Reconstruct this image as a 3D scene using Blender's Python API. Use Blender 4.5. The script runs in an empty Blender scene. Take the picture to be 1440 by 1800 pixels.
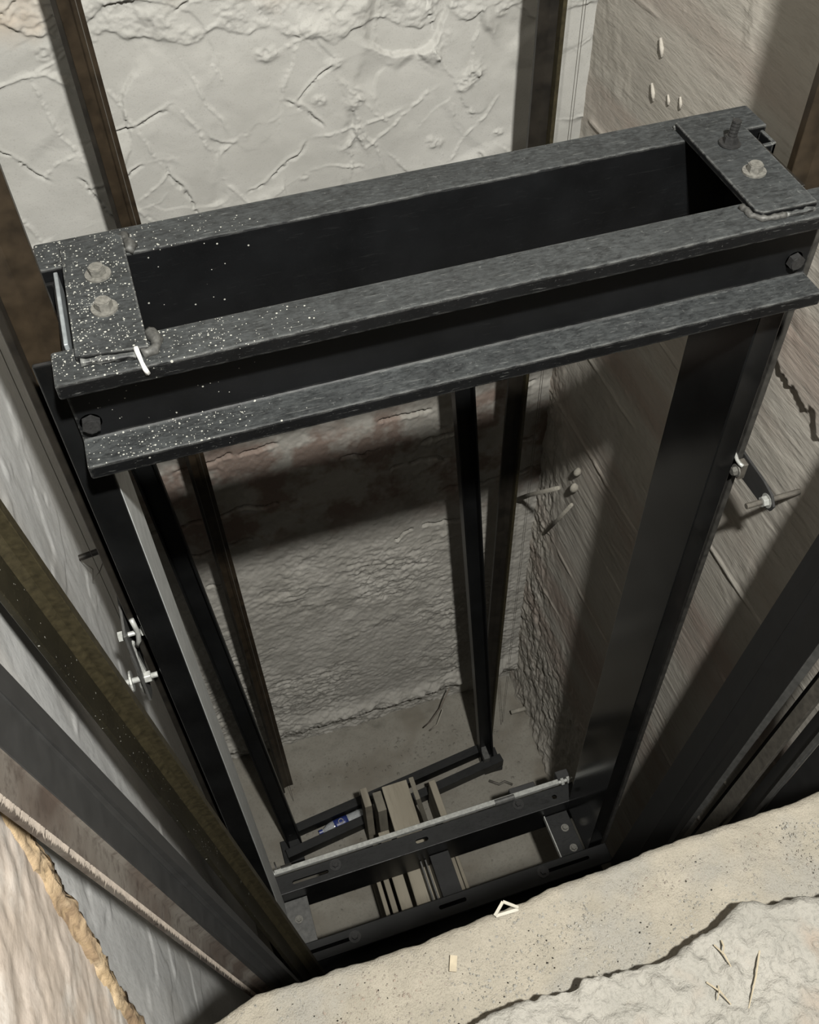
import bpy, bmesh, math, random
import numpy as np
from mathutils import Vector, Matrix
random.seed(7)
rng = np.random.default_rng(11)
SC = bpy.context.scene
C = SC.collection

# ------------------------------------------------------------------ camera
cam_d = bpy.data.cameras.new('camera'); cam = bpy.data.objects.new('camera', cam_d); C.objects.link(cam)
YAW, PITCH, ROLL = 0.28678, 0.88300, 0.03223
fw = Vector((math.sin(YAW)*math.cos(PITCH), math.cos(YAW)*math.cos(PITCH), -math.sin(PITCH)))
r0 = Vector((math.cos(YAW), -math.sin(YAW), 0)); d0 = fw.cross(r0)
rt = math.cos(ROLL)*r0 + math.sin(ROLL)*d0; dn = -math.sin(ROLL)*r0 + math.cos(ROLL)*d0
M = Matrix.Identity(4)
for i in range(3):
    M[i][0] = rt[i]; M[i][1] = -dn[i]; M[i][2] = -fw[i]
M.translation = (0.1714, -1.0538, 0.8882)
cam.matrix_world = M
cam_d.sensor_fit = 'AUTO'; cam_d.sensor_width = 36; cam_d.lens = 36*1731.5/1800
cam_d.clip_start = 0.02
SC.camera = cam

# ------------------------------------------------------------------ light, exposure
W = bpy.data.worlds.new('world'); SC.world = W; W.use_nodes = True
bg = W.node_tree.nodes['Background']; bg.inputs[0].default_value = (1.0, 0.66, 0.36, 1); bg.inputs[1].default_value = 0.024
ld = bpy.data.lights.new('landing_lamp', 'POINT'); ld.energy = 1040; ld.color = (1.0, 0.98, 0.925); ld.shadow_soft_size = 0.06
lo = bpy.data.objects.new('landing_lamp', ld); C.objects.link(lo); lo.location = (0.48, -1.50, 2.12)
SC.view_settings.view_transform = 'Standard'; SC.view_settings.look = 'None'
SC.view_settings.gamma = 1.0; SC.view_settings.use_curve_mapping = False
SC.view_settings.exposure = 0.0

# ------------------------------------------------------------------ material helpers
def mat(name, rough=0.6, metal=0.0, spec=0.5):
    m = bpy.data.materials.new(name); m.use_nodes = True
    nt = m.node_tree; b = nt.nodes['Principled BSDF']
    b.inputs['Roughness'].default_value = rough; b.inputs['Metallic'].default_value = metal
    b.inputs['Specular IOR Level'].default_value = spec
    return m, nt, b
def N(nt, t, **kw):
    n = nt.nodes.new(t)
    for k, v in kw.items():
        if k in n.inputs: n.inputs[k].default_value = v
        else: setattr(n, k, v)
    return n
def coord(nt, scale=(1, 1, 1)):
    g = N(nt, 'ShaderNodeNewGeometry'); mp = N(nt, 'ShaderNodeMapping'); mp.inputs['Scale'].default_value = scale
    nt.links.new(g.outputs['Position'], mp.inputs['Vector']); return mp.outputs[0]
def noise(nt, vec, scale, detail=4, rough=0.55):
    n = N(nt, 'ShaderNodeTexNoise', Scale=scale, Detail=detail, Roughness=rough)
    nt.links.new(vec, n.inputs['Vector']); return n.outputs['Fac']
def ramp(nt, fac, a, b, ca=(0, 0, 0, 1), cb=(1, 1, 1, 1)):
    r = N(nt, 'ShaderNodeValToRGB'); r.color_ramp.elements[0].position = a; r.color_ramp.elements[1].position = b
    r.color_ramp.elements[0].color = ca if len(ca) == 4 else (*ca, 1); r.color_ramp.elements[1].color = cb if len(cb) == 4 else (*cb, 1)
    nt.links.new(fac, r.inputs[0]); return r.outputs[0]
ALB = 0.60          # overall reflectance of the dusty, dim shaft materials
def mixc(nt, fac, a, b):
    m = N(nt, 'ShaderNodeMix', data_type='RGBA')
    for s, v in ((6, a), (7, b)):
        if hasattr(v, 'is_output'): nt.links.new(v, m.inputs[s])
        else: m.inputs[s].default_value = (v[0]*ALB, v[1]*ALB, v[2]*ALB, 1)
    if hasattr(fac, 'is_output'): nt.links.new(fac, m.inputs[0])
    else: m.inputs[0].default_value = fac
    return m.outputs[2]
def mul(nt, a, b, op='MULTIPLY'):
    m = N(nt, 'ShaderNodeMath', operation=op)
    for i, v in enumerate((a, b)):
        if hasattr(v, 'is_output'): nt.links.new(v, m.inputs[i])
        else: m.inputs[i].default_value = v
    return m.outputs[0]
def bump(nt, b, h, strength=0.5, dist=0.004):
    n = N(nt, 'ShaderNodeBump', Strength=strength, Distance=dist)
    nt.links.new(h, n.inputs['Height']); nt.links.new(n.outputs[0], b.inputs['Normal'])

def rough_mat(name, c1, c2, c3=None, scale=6, fine=120, bs=0.5, bd=0.003, stretch=(1, 1, 1), c3pos=(.5, .65)):
    m, nt, b = mat(name, 0.9, 0, 0.25)
    v = coord(nt, stretch)
    col = mixc(nt, ramp(nt, noise(nt, v, scale), .35, .65), c1, c2)
    if c3: col = mixc(nt, ramp(nt, noise(nt, v, scale*.6, 3), *c3pos), col, c3)
    f = noise(nt, v, fine, 6, .65)
    col = mixc(nt, ramp(nt, f, .25, .5), tuple(x*.82 for x in c1), col)
    nt.links.new(col, b.inputs['Base Color'])
    bump(nt, b, mul(nt, f, mul(nt, noise(nt, v, fine*.3, 4), 1.0), 'ADD'), bs, bd)
    return m

def steel_mat(name, base, dust, dust_amt=1.0, rough=0.42, speck=None, scratch=True, spec=0.3, wear=(.16, .165, .16), edge=False):
    """painted steel; pale dust has settled on faces that look up; optional plaster specks near a point"""
    m, nt, b = mat(name, rough, 0.0, spec)
    v = coord(nt)
    col = mixc(nt, ramp(nt, noise(nt, v, 9, 5), .35, .7), base, tuple(x*2.0 for x in base))
    g = N(nt, 'ShaderNodeNewGeometry'); sx = N(nt, 'ShaderNodeSeparateXYZ'); nt.links.new(g.outputs['Normal'], sx.inputs[0])
    up = ramp(nt, sx.outputs[2], .35, .95)
    dn_ = ramp(nt, mul(nt, mul(nt, noise(nt, coord(nt, (.6, 1, 1)), 45, 10, .8), .5), mul(nt, noise(nt, coord(nt, (.35, 1, 1)), 210, 5, .7), .5), 'ADD'), .40, .62)
    big = ramp(nt, noise(nt, v, 7, 3), .3, .7, (.55,)*3, (1,)*3)
    dm = mul(nt, mul(nt, up, dust_amt), mul(nt, mul(nt, mul(nt, dn_, big), .80), .20, 'ADD'))
    col = mixc(nt, dm, col, dust)
    if scratch:
        py = N(nt, 'ShaderNodeSeparateXYZ'); nt.links.new(g.outputs['Position'], py.inputs[0])
        lipm = mul(nt, mul(nt, up, mul(nt, py.outputs[1], .004, 'LESS_THAN'), 'MAXIMUM'), .06, 'MAXIMUM')
        for sc_, th_, am in (((16, 150, 150), .635, .5), ((60, 110, 300), .65, .45), ((120, 30, 90), .665, .5), ((40, 55, 60), .69, .55)):
            s_ = ramp(nt, noise(nt, coord(nt, sc_), 1.6, 5, .7), th_-.03, th_+.03)
            col = mixc(nt, mul(nt, s_, mul(nt, lipm, am)), col, wear)
    if speck:
        vd = N(nt, 'ShaderNodeVectorMath', operation='DISTANCE'); nt.links.new(g.outputs['Position'], vd.inputs[0]); vd.inputs[1].default_value = speck[:3]
        near = ramp(nt, mul(nt, vd.outputs['Value'], 1/speck[3]), .15, 1.0, (1, 1, 1), (0, 0, 0))
        face = mul(nt, mul(nt, up, .93), .07, 'ADD')
        for sc_, rad_, pr_ in ((170.0, .26, .42), (330.0, .30, .45), (90.0, .17, .22)):
            vo = N(nt, 'ShaderNodeTexVoronoi', Scale=sc_); nt.links.new(v, vo.inputs['Vector'])
            sr = N(nt, 'ShaderNodeSeparateColor'); nt.links.new(vo.outputs['Color'], sr.inputs[0])
            dens = mul(nt, mul(nt, near, face), mul(nt, ramp(nt, noise(nt, v, 22, 3), .35, .65, (.25,)*3, (1,)*3), pr_))
            sp = mul(nt, mul(nt, vo.outputs['Distance'], rad_, 'LESS_THAN'), mul(nt, sr.outputs[0], dens, 'LESS_THAN'))
            col = mixc(nt, mul(nt, sp, .85), col, (.50, .50, .45))
    if edge:
        bv = N(nt, 'ShaderNodeBevel', Radius=.005); bv.samples = 4
        dt = N(nt, 'ShaderNodeVectorMath', operation='DOT_PRODUCT'); nt.links.new(bv.outputs[0], dt.inputs[0]); nt.links.new(g.outputs['True Normal'], dt.inputs[1])
        em = mul(nt, ramp(nt, dt.outputs['Value'], .90, .985, (1, 1, 1), (0, 0, 0)), ramp(nt, noise(nt, coord(nt, (14, 60, 60)), 2.2, 6, .7), .42, .60))
        col = mixc(nt, mul(nt, em, .75), col, (.24, .245, .235))
    nt.links.new(col, b.inputs['Base Color'])
    rr = mul(nt, mul(nt, dm, .45), rough, 'ADD'); nt.links.new(rr, b.inputs['Roughness'])
    bump(nt, b, noise(nt, v, 180, 4), .10, .001)
    return m

def simple(name, c, rough=.5, metal=0, var=.25, scale=60, bs=.15):
    m, nt, b = mat(name, rough, metal)
    v = coord(nt); f = noise(nt, v, scale, 5)
    nt.links.new(mixc(nt, ramp(nt, f, .3, .7), tuple(x*(1-var) for x in c), tuple(min(1, x*(1+var)) for x in c)), b.inputs['Base Color'])
    bump(nt, b, f, bs, .001)
    return m

M_steel = steel_mat('black_painted_steel', (.0040, .0043, .0047), (.070, .076, .077), 1.0, .42, speck=(.04, .12, .0, .36), spec=.20, edge=True)
M_steel2 = steel_mat('black_painted_steel_lower', (.0055, .0058, .006), (.030, .031, .031), .8, .38, scratch=False)
M_stile = steel_mat('glossy_black_stile_paint', (.0055, .0058, .006), (.03, .03, .03), .3, .16, scratch=False, spec=.42)
M_rail = simple('oiled_brown_rail_steel', (.040, .029, .018), .38, .3, .5, 25)
M_railk = simple('dark_rail_steel', (.020, .017, .013), .45, .2, .5, 25)
M_railr = simple('dusty_rail_steel', (.050, .048, .043), .55, .1, .5, 40)
M_olive = simple('olive_greased_rail_steel', (.048, .040, .021), .42, .2, .4, 90)
M_olivedark = steel_mat('speckled_grease_steel', (.013, .0115, .007), (.05, .045, .03), .5, .42, speck=(.0, -.15, -1.2, 9.0), wear=(.08, .072, .045))
M_shoe = simple('bluish_grey_shoe_plate', (.27, .295, .305), .5, .1, .25, 60)
M_zinc = simple('zinc_plated_steel', (.55, .56, .53), .42, .25, .25, 90)
M_liner = simple('pale_grey_primer', (.62, .64, .63), .55, 0, .15, 30)
M_bolt = simple('dusty_bolt_steel', (.20, .195, .175), .55, .3, .35, 200, .05)
M_boltk = simple('blackened_bolt_steel', (.045, .045, .045), .45, .4, .3, 200)
M_weld = simple('dull_weld_bead', (.075, .075, .07), .6, .2, .5, 160, .4)
M_chalk = simple('white_paint_dab', (.75, .75, .73), .8, 0, .05)
M_black = simple('matt_black_profile', (.032, .032, .0315), .6, 0, .25, 30)
M_blackr = simple('deep_black_profile', (.012, .012, .012), .55, 0, .25, 30)
M_rust = rough_mat('rusty_brown_edge', (.075, .055, .043), (.12, .09, .07), (.20, .18, .155), 9, 50, .3, .002, c3pos=(.42, .62))
M_fuzz = simple('pale_frayed_bristle', (.20, .17, .14), .9, 0, .2)
M_grey = simple('grey_dusty_and_lit_edge', (.105, .105, .10), .55, .1, .3, 60)
M_tan = simple('tan_dusty_profile', (.115, .105, .088), .6, .1, .35, 60)
M_wood = rough_mat('weathered_board', (.30, .27, .21), (.37, .335, .265), (.24, .215, .17), 12, 60, .4, .002, (1, .12, 1))
M_wood2 = rough_mat('grey_weathered_board', (.20, .185, .15), (.26, .24, .19), None, 12, 60, .4, .002, (1, 1, .15))
M_wire = simple('thin_plumb_wire', (.16, .15, .13), .5, .5, .1)
M_conc = simple('cement_coated_stick', (.34, .32, .27), .9, 0, .25, 40, .6)
M_straw = simple('dry_straw', (.36, .31, .22), .8, 0, .2)
M_plas = simple('off_white_plastic', (.42, .40, .34), .5, 0, .08)
M_bluelab = simple('blue_bottle_label', (.03, .05, .22), .4, 0, .3)
m_, nt_, b_ = mat('clear_bottle_plastic', .12); b_.inputs['Base Color'].default_value = (.75, .78, .8, 1); b_.inputs['Transmission Weight'].default_value = .75; M_pet = m_
M_foam = rough_mat('ochre_mounting_foam', (.52, .38, .22), (.64, .50, .33), (.26, .18, .11), 16, 60, .7, .004)

M_plaster = None
def plaster_mat():
    m, nt, b = mat('grey_plaster_and_brickwork', .88, 0, .25)
    v = coord(nt)
    base = mixc(nt, ramp(nt, noise(nt, v, 3.5, 5), .35, .65), (.43, .425, .395), (.50, .495, .465))
    g = N(nt, 'ShaderNodeNewGeometry'); s = N(nt, 'ShaderNodeSeparateXYZ'); nt.links.new(g.outputs['Position'], s.inputs[0])
    # old cement wash below the fresh plaster, red brick where the wash is thin
    zn = mul(nt, s.outputs[2], mul(nt, mul(nt, noise(nt, v, 4, 4), .5), -.25, 'ADD'), 'ADD')
    low = ramp(nt, mul(nt, mul(nt, zn, -1), .25), .17, .20)
    cem = mixc(nt, ramp(nt, noise(nt, v, 7, 6, .65), .35, .68), (.40, .385, .345), (.54, .52, .475))
    bz = mul(nt, ramp(nt, mul(nt, mul(nt, zn, -1), .25), .34, .37), ramp(nt, mul(nt, mul(nt, zn, -1), .25), .47, .51, (1, 1, 1), (0, 0, 0)))
    cem = mixc(nt, mul(nt, bz, ramp(nt, noise(nt, v, 5.2, 4, .6), .46, .56)), cem, (.29, .225, .19))
    # pinkish sand showing at the top left
    top = mul(nt, ramp(nt, noise(nt, v, 3.1, 4), .46, .60), ramp(nt, mul(nt, zn, .10, 'ADD'), .0, .12))
    base = mixc(nt, top, base, (.47, .40, .32))
    col = mixc(nt, low, base, cem)
    f = noise(nt, v, 260, 5, .6)
    nt.links.new(mixc(nt, ramp(nt, f, .2, .45), tuple(x*.9 for x in (.40, .39, .36)), col), b.inputs['Base Color'])
    bump(nt, b, f, .25, .0015)
    return m
M_plaster = plaster_mat()
M_side = rough_mat('board_marked_cement', (.47, .44, .385), (.54, .51, .455), (.42, .35, .30), 5, 70, .55, .004, (1, .16, 1))
M_left = rough_mat('smooth_grey_cement', (.74, .745, .73), (.80, .80, .785), (.64, .63, .60), 5, 140, .35, .002, (1, 1, .4))
M_jamb = rough_mat('pinkish_plaster', (.66, .56, .47), (.74, .65, .57), (.80, .77, .72), 9, 70, .4, .002)
M_pit = rough_mat('dusty_pit_screed', (.255, .24, .205), (.30, .285, .245), (.22, .20, .165), 6, 90, .4, .003)
M_dirt = rough_mat('sandy_landing_cement', (.335, .308, .25), (.40, .366, .298), (.33, .315, .275), 16, 420, 1.0, .003)
M_screed = rough_mat('pale_rough_screed', (.32, .31, .275), (.385, .37, .33), (.35, .295, .24), 10, 160, .9, .005, c3pos=(.52, .64))

# ------------------------------------------------------------------ mesh helpers
def link(name, me, m, parent=None, smooth=False):
    o = bpy.data.objects.new(name, me); C.objects.link(o)
    if m: 
        if not me.materials: me.materials.append(m)
    if parent: o.parent = parent
    if smooth: me.polygons.foreach_set('use_smooth', [True]*len(me.polygons))
    return o
def from_bm(name, bm, m, parent=None, smooth=False):
    bmesh.ops.recalc_face_normals(bm, faces=bm.faces)
    me = bpy.data.meshes.new(name); bm.to_mesh(me); bm.free()
    return link(name, me, m, parent, smooth)
def tag(o, label, cat, group=None, kind=None):
    o['label'] = label; o['category'] = cat
    if group: o['group'] = group
    if kind: o['kind'] = kind
    return o
def empty(name, loc, label, cat, group=None):
    o = bpy.data.objects.new(name, None); C.objects.link(o); o.location = loc; o.empty_display_size = .05
    ROOT[o.name] = Vector(loc)
    return tag(o, label, cat, group)
ROOT = {}
def put(o, parent):
    """parent while keeping the world coordinates the mesh was built in (parents are never rotated)"""
    o.parent = parent
    p, off = parent, Vector((0, 0, 0))
    while p is not None:
        off += p.location; p = p.parent
    o.location = o.location - off
    return o
def bevel(bm, w, seg=2, ang=.6):
    es = [e for e in bm.edges if len(e.link_faces) == 2 and e.calc_face_angle(0) > ang]
    if w > 0: bmesh.ops.bevel(bm, geom=es, offset=w, segments=seg, profile=.5, affect='EDGES', clamp_overlap=True)
def box(bm, x0, x1, y0, y1, z0, z1):
    vs = [bm.verts.new((x, y, z)) for x in (x0, x1) for y in (y0, y1) for z in (z0, z1)]
    for f in ((0, 1, 3, 2), (4, 6, 7, 5), (0, 4, 5, 1), (2, 3, 7, 6), (0, 2, 6, 4), (1, 5, 7, 3)):
        bm.faces.new([vs[i] for i in f])
def loft(bm, ringA, ringB):
    a = [bm.verts.new(p) for p in ringA]; b = [bm.verts.new(p) for p in ringB]; n = len(a)
    for i in range(n): bm.faces.new((a[i], a[(i+1) % n], b[(i+1) % n], b[i]))
    bm.faces.new(a[::-1]); bm.faces.new(b)
def beam(bm, prof, A, B, xdir):
    """closed profile (u,v) swept from A to B; u runs along xdir"""
    A, B = Vector(A), Vector(B); w = (B-A).normalized(); u = Vector(xdir); u = (u-u.dot(w)*w).normalized(); v = w.cross(u)
    loft(bm, [A+u*p[0]+v*p[1] for p in prof], [B+u*p[0]+v*p[1] for p in prof])
def rect(u0, u1, v0, v1): return [(u0, v0), (u1, v0), (u1, v1), (u0, v1)]
def circ(r, n=16, ph=0): return [(r*math.cos(2*math.pi*i/n+ph), r*math.sin(2*math.pi*i/n+ph)) for i in range(n)]
def rod(bm, A, B, r, n=12):
    w = (Vector(B)-Vector(A)); xd = (1, 0, 0) if abs(w.normalized().x) < .9 else (0, 1, 0)
    beam(bm, circ(r, n), A, B, xd)
def tube(bm, pts, r, n=8):
    pts = [Vector(p) for p in pts]; rings = []
    for i, p in enumerate(pts):
        w = (pts[min(i+1, len(pts)-1)]-pts[max(i-1, 0)]).normalized()
        u = w.orthogonal().normalized() if i == 0 else (u0-u0.dot(w)*w).normalized()
        u0 = u; v = w.cross(u)
        rr = r[i] if isinstance(r, (list, tuple)) else r
        rings.append([bm.verts.new(p+u*a*rr+v*b*rr) for a, b in circ(1, n)])
    for a, b in zip(rings, rings[1:]):
        for i in range(n): bm.faces.new((a[i], a[(i+1) % n], b[(i+1) % n], b[i]))
    bm.faces.new(rings[0][::-1]); bm.faces.new(rings[-1])
def part(name, fn, m, parent, bev=0, seg=2, smooth=False):
    bm = bmesh.new(); fn(bm)
    bmesh.ops.recalc_face_normals(bm, faces=bm.faces)
    bevel(bm, bev, seg)
    return put(from_bm(name, bm, m, None, smooth), parent) if parent else from_bm(name, bm, m, None, smooth)
def cut(o, cutters):
    """boolean slots through a flange"""
    tmp = []
    for fn in cutters:
        bm = bmesh.new(); fn(bm); c = from_bm('slot_cutter', bm, None); tmp.append(c)
        md = o.modifiers.new('slot', 'BOOLEAN'); md.operation = 'DIFFERENCE'; md.object = c; md.solver = 'EXACT'
        c.location = (0, 0, 0)
    par, loc = o.parent, o.location.copy(); o.parent = None; o.location = (0, 0, 0)
    bpy.context.view_layer.update()
    me = bpy.data.meshes.new_from_object(o.evaluated_get(bpy.context.evaluated_depsgraph_get()))
    o.modifiers.clear(); o.data = me; o.parent = par; o.location = loc
    for c in tmp: bpy.data.objects.remove(c)

# numpy height fields -------------------------------------------------------------
def vnoise(u, v, seed):
    r = np.random.default_rng(seed); T = r.random((256, 256))
    iu = np.floor(u).astype(int); iv = np.floor(v).astype(int); fu = u-iu; fv = v-iv
    fu = fu*fu*fu*(fu*(fu*6-15)+10); fv = fv*fv*fv*(fv*(fv*6-15)+10)
    a = T[iu % 256, iv % 256]; b = T[(iu+1) % 256, iv % 256]; c = T[iu % 256, (iv+1) % 256]; d = T[(iu+1) % 256, (iv+1) % 256]
    return (a*(1-fu)+b*fu)*(1-fv)+(c*(1-fu)+d*fu)*fv
def fbm(u, v, f, seed, oct=4, gain=.5):
    s = 0; a = 1; t = 0
    for k in range(oct):
        s = s+a*vnoise(u*f+17.3*k, v*f+5.1*k, seed+k); t += a; a *= gain; f *= 2.03
    return s/t-.5
def sheet(name, P, m, smooth=True):
    """P: (nu,nv,3) array of points -> one quad sheet"""
    nu, nv, _ = P.shape
    me = bpy.data.meshes.new(name)
    me.vertices.add(nu*nv); me.vertices.foreach_set('co', P.reshape(-1).astype(np.float32))
    i = np.arange(nu*nv).reshape(nu, nv)
    q = np.stack([i[:-1, :-1], i[1:, :-1], i[1:, 1:], i[:-1, 1:]], -1).reshape(-1)
    nf = len(q)//4
    me.loops.add(len(q)); me.loops.foreach_set('vertex_index', q.astype(np.int32))
    me.polygons.add(nf); me.polygons.foreach_set('loop_start', np.arange(0, len(q), 4, dtype=np.int32))
    me.polygons.foreach_set('loop_total', np.full(nf, 4, dtype=np.int32))
    me.update(calc_edges=True); me.validate()
    return link(name, me, m, None, smooth)
def struct(o): o['kind'] = 'structure'; return o

# ------------------------------------------------------------------ the shaft
XL, XR, YB, ZF = -0.145, 1.36, 1.20, -3.55

def sstep(x, a, b):
    t = np.clip((x-a)/(b-a), 0, 1); return t*t*(3-2*t)

def back_height(X, Z):
    # fresh plaster: overlapping trowel strokes, each leaves a step, a broken lip and some crumbs
    out = np.zeros_like(X)
    sel = Z > -.85
    return _back_height_low(X, Z) if not sel.any() else np.where(sel, _mix(X, Z), _back_height_low(X, Z))
def _mix(X, Z):
    k = np.searchsorted(Z[0], -.86)
    o = np.zeros_like(X); Xs, Zs = X[:, k:], Z[:, k:]
    up = sstep(Zs, -.80, -.68)
    o[:, k:] = _back_height_up(Xs, Zs)*up+_back_height_low(Xs, Zs)*(1-up)
    return o
def _back_height_up(X, Z):
    r = np.random.default_rng(5)
    h = .020*fbm(X, Z, 3.3, 21, 3)
    soft = .022*fbm(X, Z, 6.5, 23, 3)
    wx = .07*fbm(X, Z, 6, 31, 5, .55); wz = .07*fbm(X, Z, 6, 41, 5, .55)
    brk = fbm(X, Z, 11, 51, 4); crum = fbm(X, Z, 75, 55, 4, .65); crum2 = np.maximum(fbm(X, Z, 34, 57, 4, .6), 0)
    for k in range(78):
        cx = r.uniform(XL, XR); cz = r.uniform(-.72, .75); a = r.uniform(.12, .42); b = r.uniform(.06, .17)
        th = r.choice([-1.05, -.9, .25, .45, 1.3])+r.uniform(-.3, .3); lev = r.uniform(-.005, .006); tx, tz = r.uniform(-.035, .035, 2); rg = r.uniform(.0004, .0062); sd = r.uniform(0, 6.28)
        dx = X-cx+wx*r.uniform(.5, 1.3); dz = Z-cz+wz*r.uniform(.5, 1.3)
        u = (dx*math.cos(th)+dz*math.sin(th))/a; v = (-dx*math.sin(th)+dz*math.cos(th))/b
        d = (np.abs(u)**2.6+np.abs(v)**2.6)**(1/2.6)
        side = sstep(np.cos(np.arctan2(v, u)-sd), -.1, .5)
        wdt = .012+.30*(1-side)
        ins = 1-sstep(d, 1-wdt, 1+.006)
        h = h*(1-ins*.8)+ins*(lev+tx*dx+tz*dz+.35*soft)
        near = side*sstep(brk+.12*math.sin(k*1.7), -.05, .08)
        h = h+rg*near*np.exp(-((d-1.0)/.022)**2)
        h = h+near*np.exp(-((d-1.02)/.05)**2)*(.0045*crum*rg/.002+.010*crum2)
    h = h+.0009*fbm(X, Z, 40, 61, 3)
    fine = fbm(X, Z, 55, 65, 4, .65)
    for k in range(64):                                  # thin ridges left by the trowel and short open cracks
        cx = r.uniform(XL, 1.15); cz = r.uniform(-.62, .15); L = r.uniform(.03, .15); th = r.choice([-1.1, -1.1, -1.5, .35, .5])+r.uniform(-.35, .35)
        dx = X-cx+wx*.8; dz = Z-cz+wz*.8
        t = dx*math.cos(th)+dz*math.sin(th); q = -dx*math.sin(th)+dz*math.cos(th)
        on = 1-sstep(np.abs(t), L*.6, L)
        if k % 3: h = h+on*(.0035*np.exp(-(q/.0036)**2)*sstep(fine, -.12, .06)+.0015*(1-sstep(q, -.002, .002))*np.exp(-np.abs(q)/.03))
        else: h = h-.008*on*np.exp(-(q/.0034)**2)*sstep(fine, -.15, .0)+.003*on*np.exp(-((q-.006)/.004)**2)
    for k in range(16):                                  # crumbled spots
        cx = r.uniform(XL, 1.15); cz = r.uniform(-.60, .05); a = r.uniform(.012, .038)
        w = np.exp(-(((X-cx+wx*.5)/a)**2+((Z-cz+wz*.5)/(a*.7))**2)**2)
        h = h+w*(.016*fine+.004)
    # crumbly older render along the top
    cr = sstep((Z+.155*X+.070)+.11*fbm(X, Z, 9, 71, 4)-.10*np.clip(np.abs(X-.30)-.16, 0, 1), 0, .010)
    h = h+cr*(.004+.020*np.maximum(fbm(X, Z, 26, 81, 5, .62), -.12))
    return h
def _back_height_low(X, Z):
    # old wall: cement wash over brick courses
    g = .012*fbm(X, Z, 4, 91, 4)+.016*fbm(X, Z, 16, 95, 5, .55)*sstep(fbm(X, Z, 3.1, 99, 3), -.10, .12)+.0045*fbm(X, Z, 60, 101, 3)
    for k, zc in enumerate((-1.24, -1.46, -1.60, -1.72, -1.90, -2.10)):
        wob = .06*fbm(X, Z*0+k, 13, 111+k, 4, .6)
        on = sstep(fbm(X, Z*0+k*3.3, 6, 121+k, 3), .05, .11)
        g = g-.026*on*np.exp(-((Z-zc-wob)/.0048)**2)+.004*on*sstep(fbm(X, Z, 30, 125, 3), 0, .1)*np.exp(-((Z-zc-wob+.012)/.010)**2)
    low = sstep(Z, -1.9, -2.3)                            # lumpy washed cement lower down
    pat = .25+sstep(fbm(X, Z, 2.6, 129, 3), -.12, .14)
    g = g+low*pat*(.012*fbm(X, Z*1.5, 13, 131, 4, .55)+.016*fbm(X, Z*1.7, 36, 135, 4, .6))
    g = g+.028*np.exp(-((Z+3.33+.05*fbm(X, Z, 4, 141, 3))/.05)**2)*(1+1.6*fbm(X, Z, 12, 151, 4))
    g = g-.022*sstep(Z, -3.36, -3.46)
    return g

xs = np.arange(XL-.02, XR+.021, .0034)
zs = np.concatenate([np.arange(ZF-.05, -.72, .0048), np.arange(-.72, .45, .0028), np.arange(.45, 3.0, .03)])
X, Z = np.meshgrid(xs, zs, indexing='ij')
Y = YB-back_height(X, Z)
struct(sheet('wall_back', np.stack([X, Y, Z], -1), M_plaster))

def right_height(Yc, Z):
    h = .012*fbm(Yc, Z, 2.2, 201, 3)
    ang = Yc*.97+Z*.10; 
    h = h+.0045*fbm(ang*.9, Z*7, 12, 211, 5, .6)*sstep(fbm(Yc, Z, 2.4, 215, 3), -.2, .15)*sstep(Z, -.1, -.45)
    h = h+.0045*fbm(Yc, Z, 26, 221, 4)*sstep(fbm(Yc, Z, 3.4, 225, 3), .0, .14)
    wob = .05*fbm(Yc, Z*0, 3, 231, 3)
    for k, zc in enumerate((.25, -.13, -.5, -.83, -1.16, -1.49, -1.83, -2.16, -2.5, -2.84, -3.17)):
        on = sstep(fbm(Yc, Z*0+k*2.7, 4, 241+k, 3), -.10, .06)
        s = Z-zc-wob*.3-.015*math.sin(k)
        h = h+.0055*on*np.exp(-(s/.0045)**2)
    # broken step where the smooth upper render ends
    edge = -.545+.07*fbm(Yc, Z*0, 16, 261, 5, .65)+.25*(Yc-.1)
    h = h+.010*sstep(Z-edge, -.006, .008)*sstep(Yc, .42, .25)
    # crumbly concrete towards the corner and the pit
    cn = sstep(Yc, .92, 1.15)*sstep(Z, -1.2, -1.6)+sstep(Z, -2.3, -3.2)*sstep(Yc, .35, .6)
    h = h+np.minimum(cn, 1)*.026*fbm(Yc*1.3, Z*.8, 22, 271, 5, .6)
    up = sstep(Z, -.3, -.1)
    h = h+up*.016*np.maximum(fbm(Yc, Z, 18, 281, 5, .6), -.02)*sstep(fbm(Yc, Z, 4, 285, 3)+(Yc-.95)*.25, .0, .10)
    h = h+.05*sstep(Z, -3.2, -3.6)*(.5+fbm(Yc, Z, 6, 291, 4))
    return h
ys = np.concatenate([np.arange(-.75, -.2, .02), np.arange(-.2, YB+.02, .0042)])
zs = np.concatenate([np.arange(ZF-.05, .45, .0058), np.arange(.45, 3.0, .05)])
Yc, Z = np.meshgrid(ys, zs, indexing='ij')
struct(sheet('wall_right', np.stack([XR-right_height(Yc, Z), Yc, Z], -1), M_side))

ys = np.arange(-.66, YB+.02, .008); zs = np.concatenate([np.arange(ZF-.05, .3, .008), np.arange(.3, 3.0, .05)])
Yc, Z = np.meshgrid(ys, zs, indexing='ij')
hl = .005*fbm(Yc, Z, 2.5, 301, 3)+.003*fbm(Yc*1.5, Z*.6, 20, 311, 4)+.002*sstep(fbm(Yc, Z, 7, 321, 3), .12, .16)
struct(sheet('wall_left', np.stack([XL+hl, Yc, Z], -1), M_left))

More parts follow.
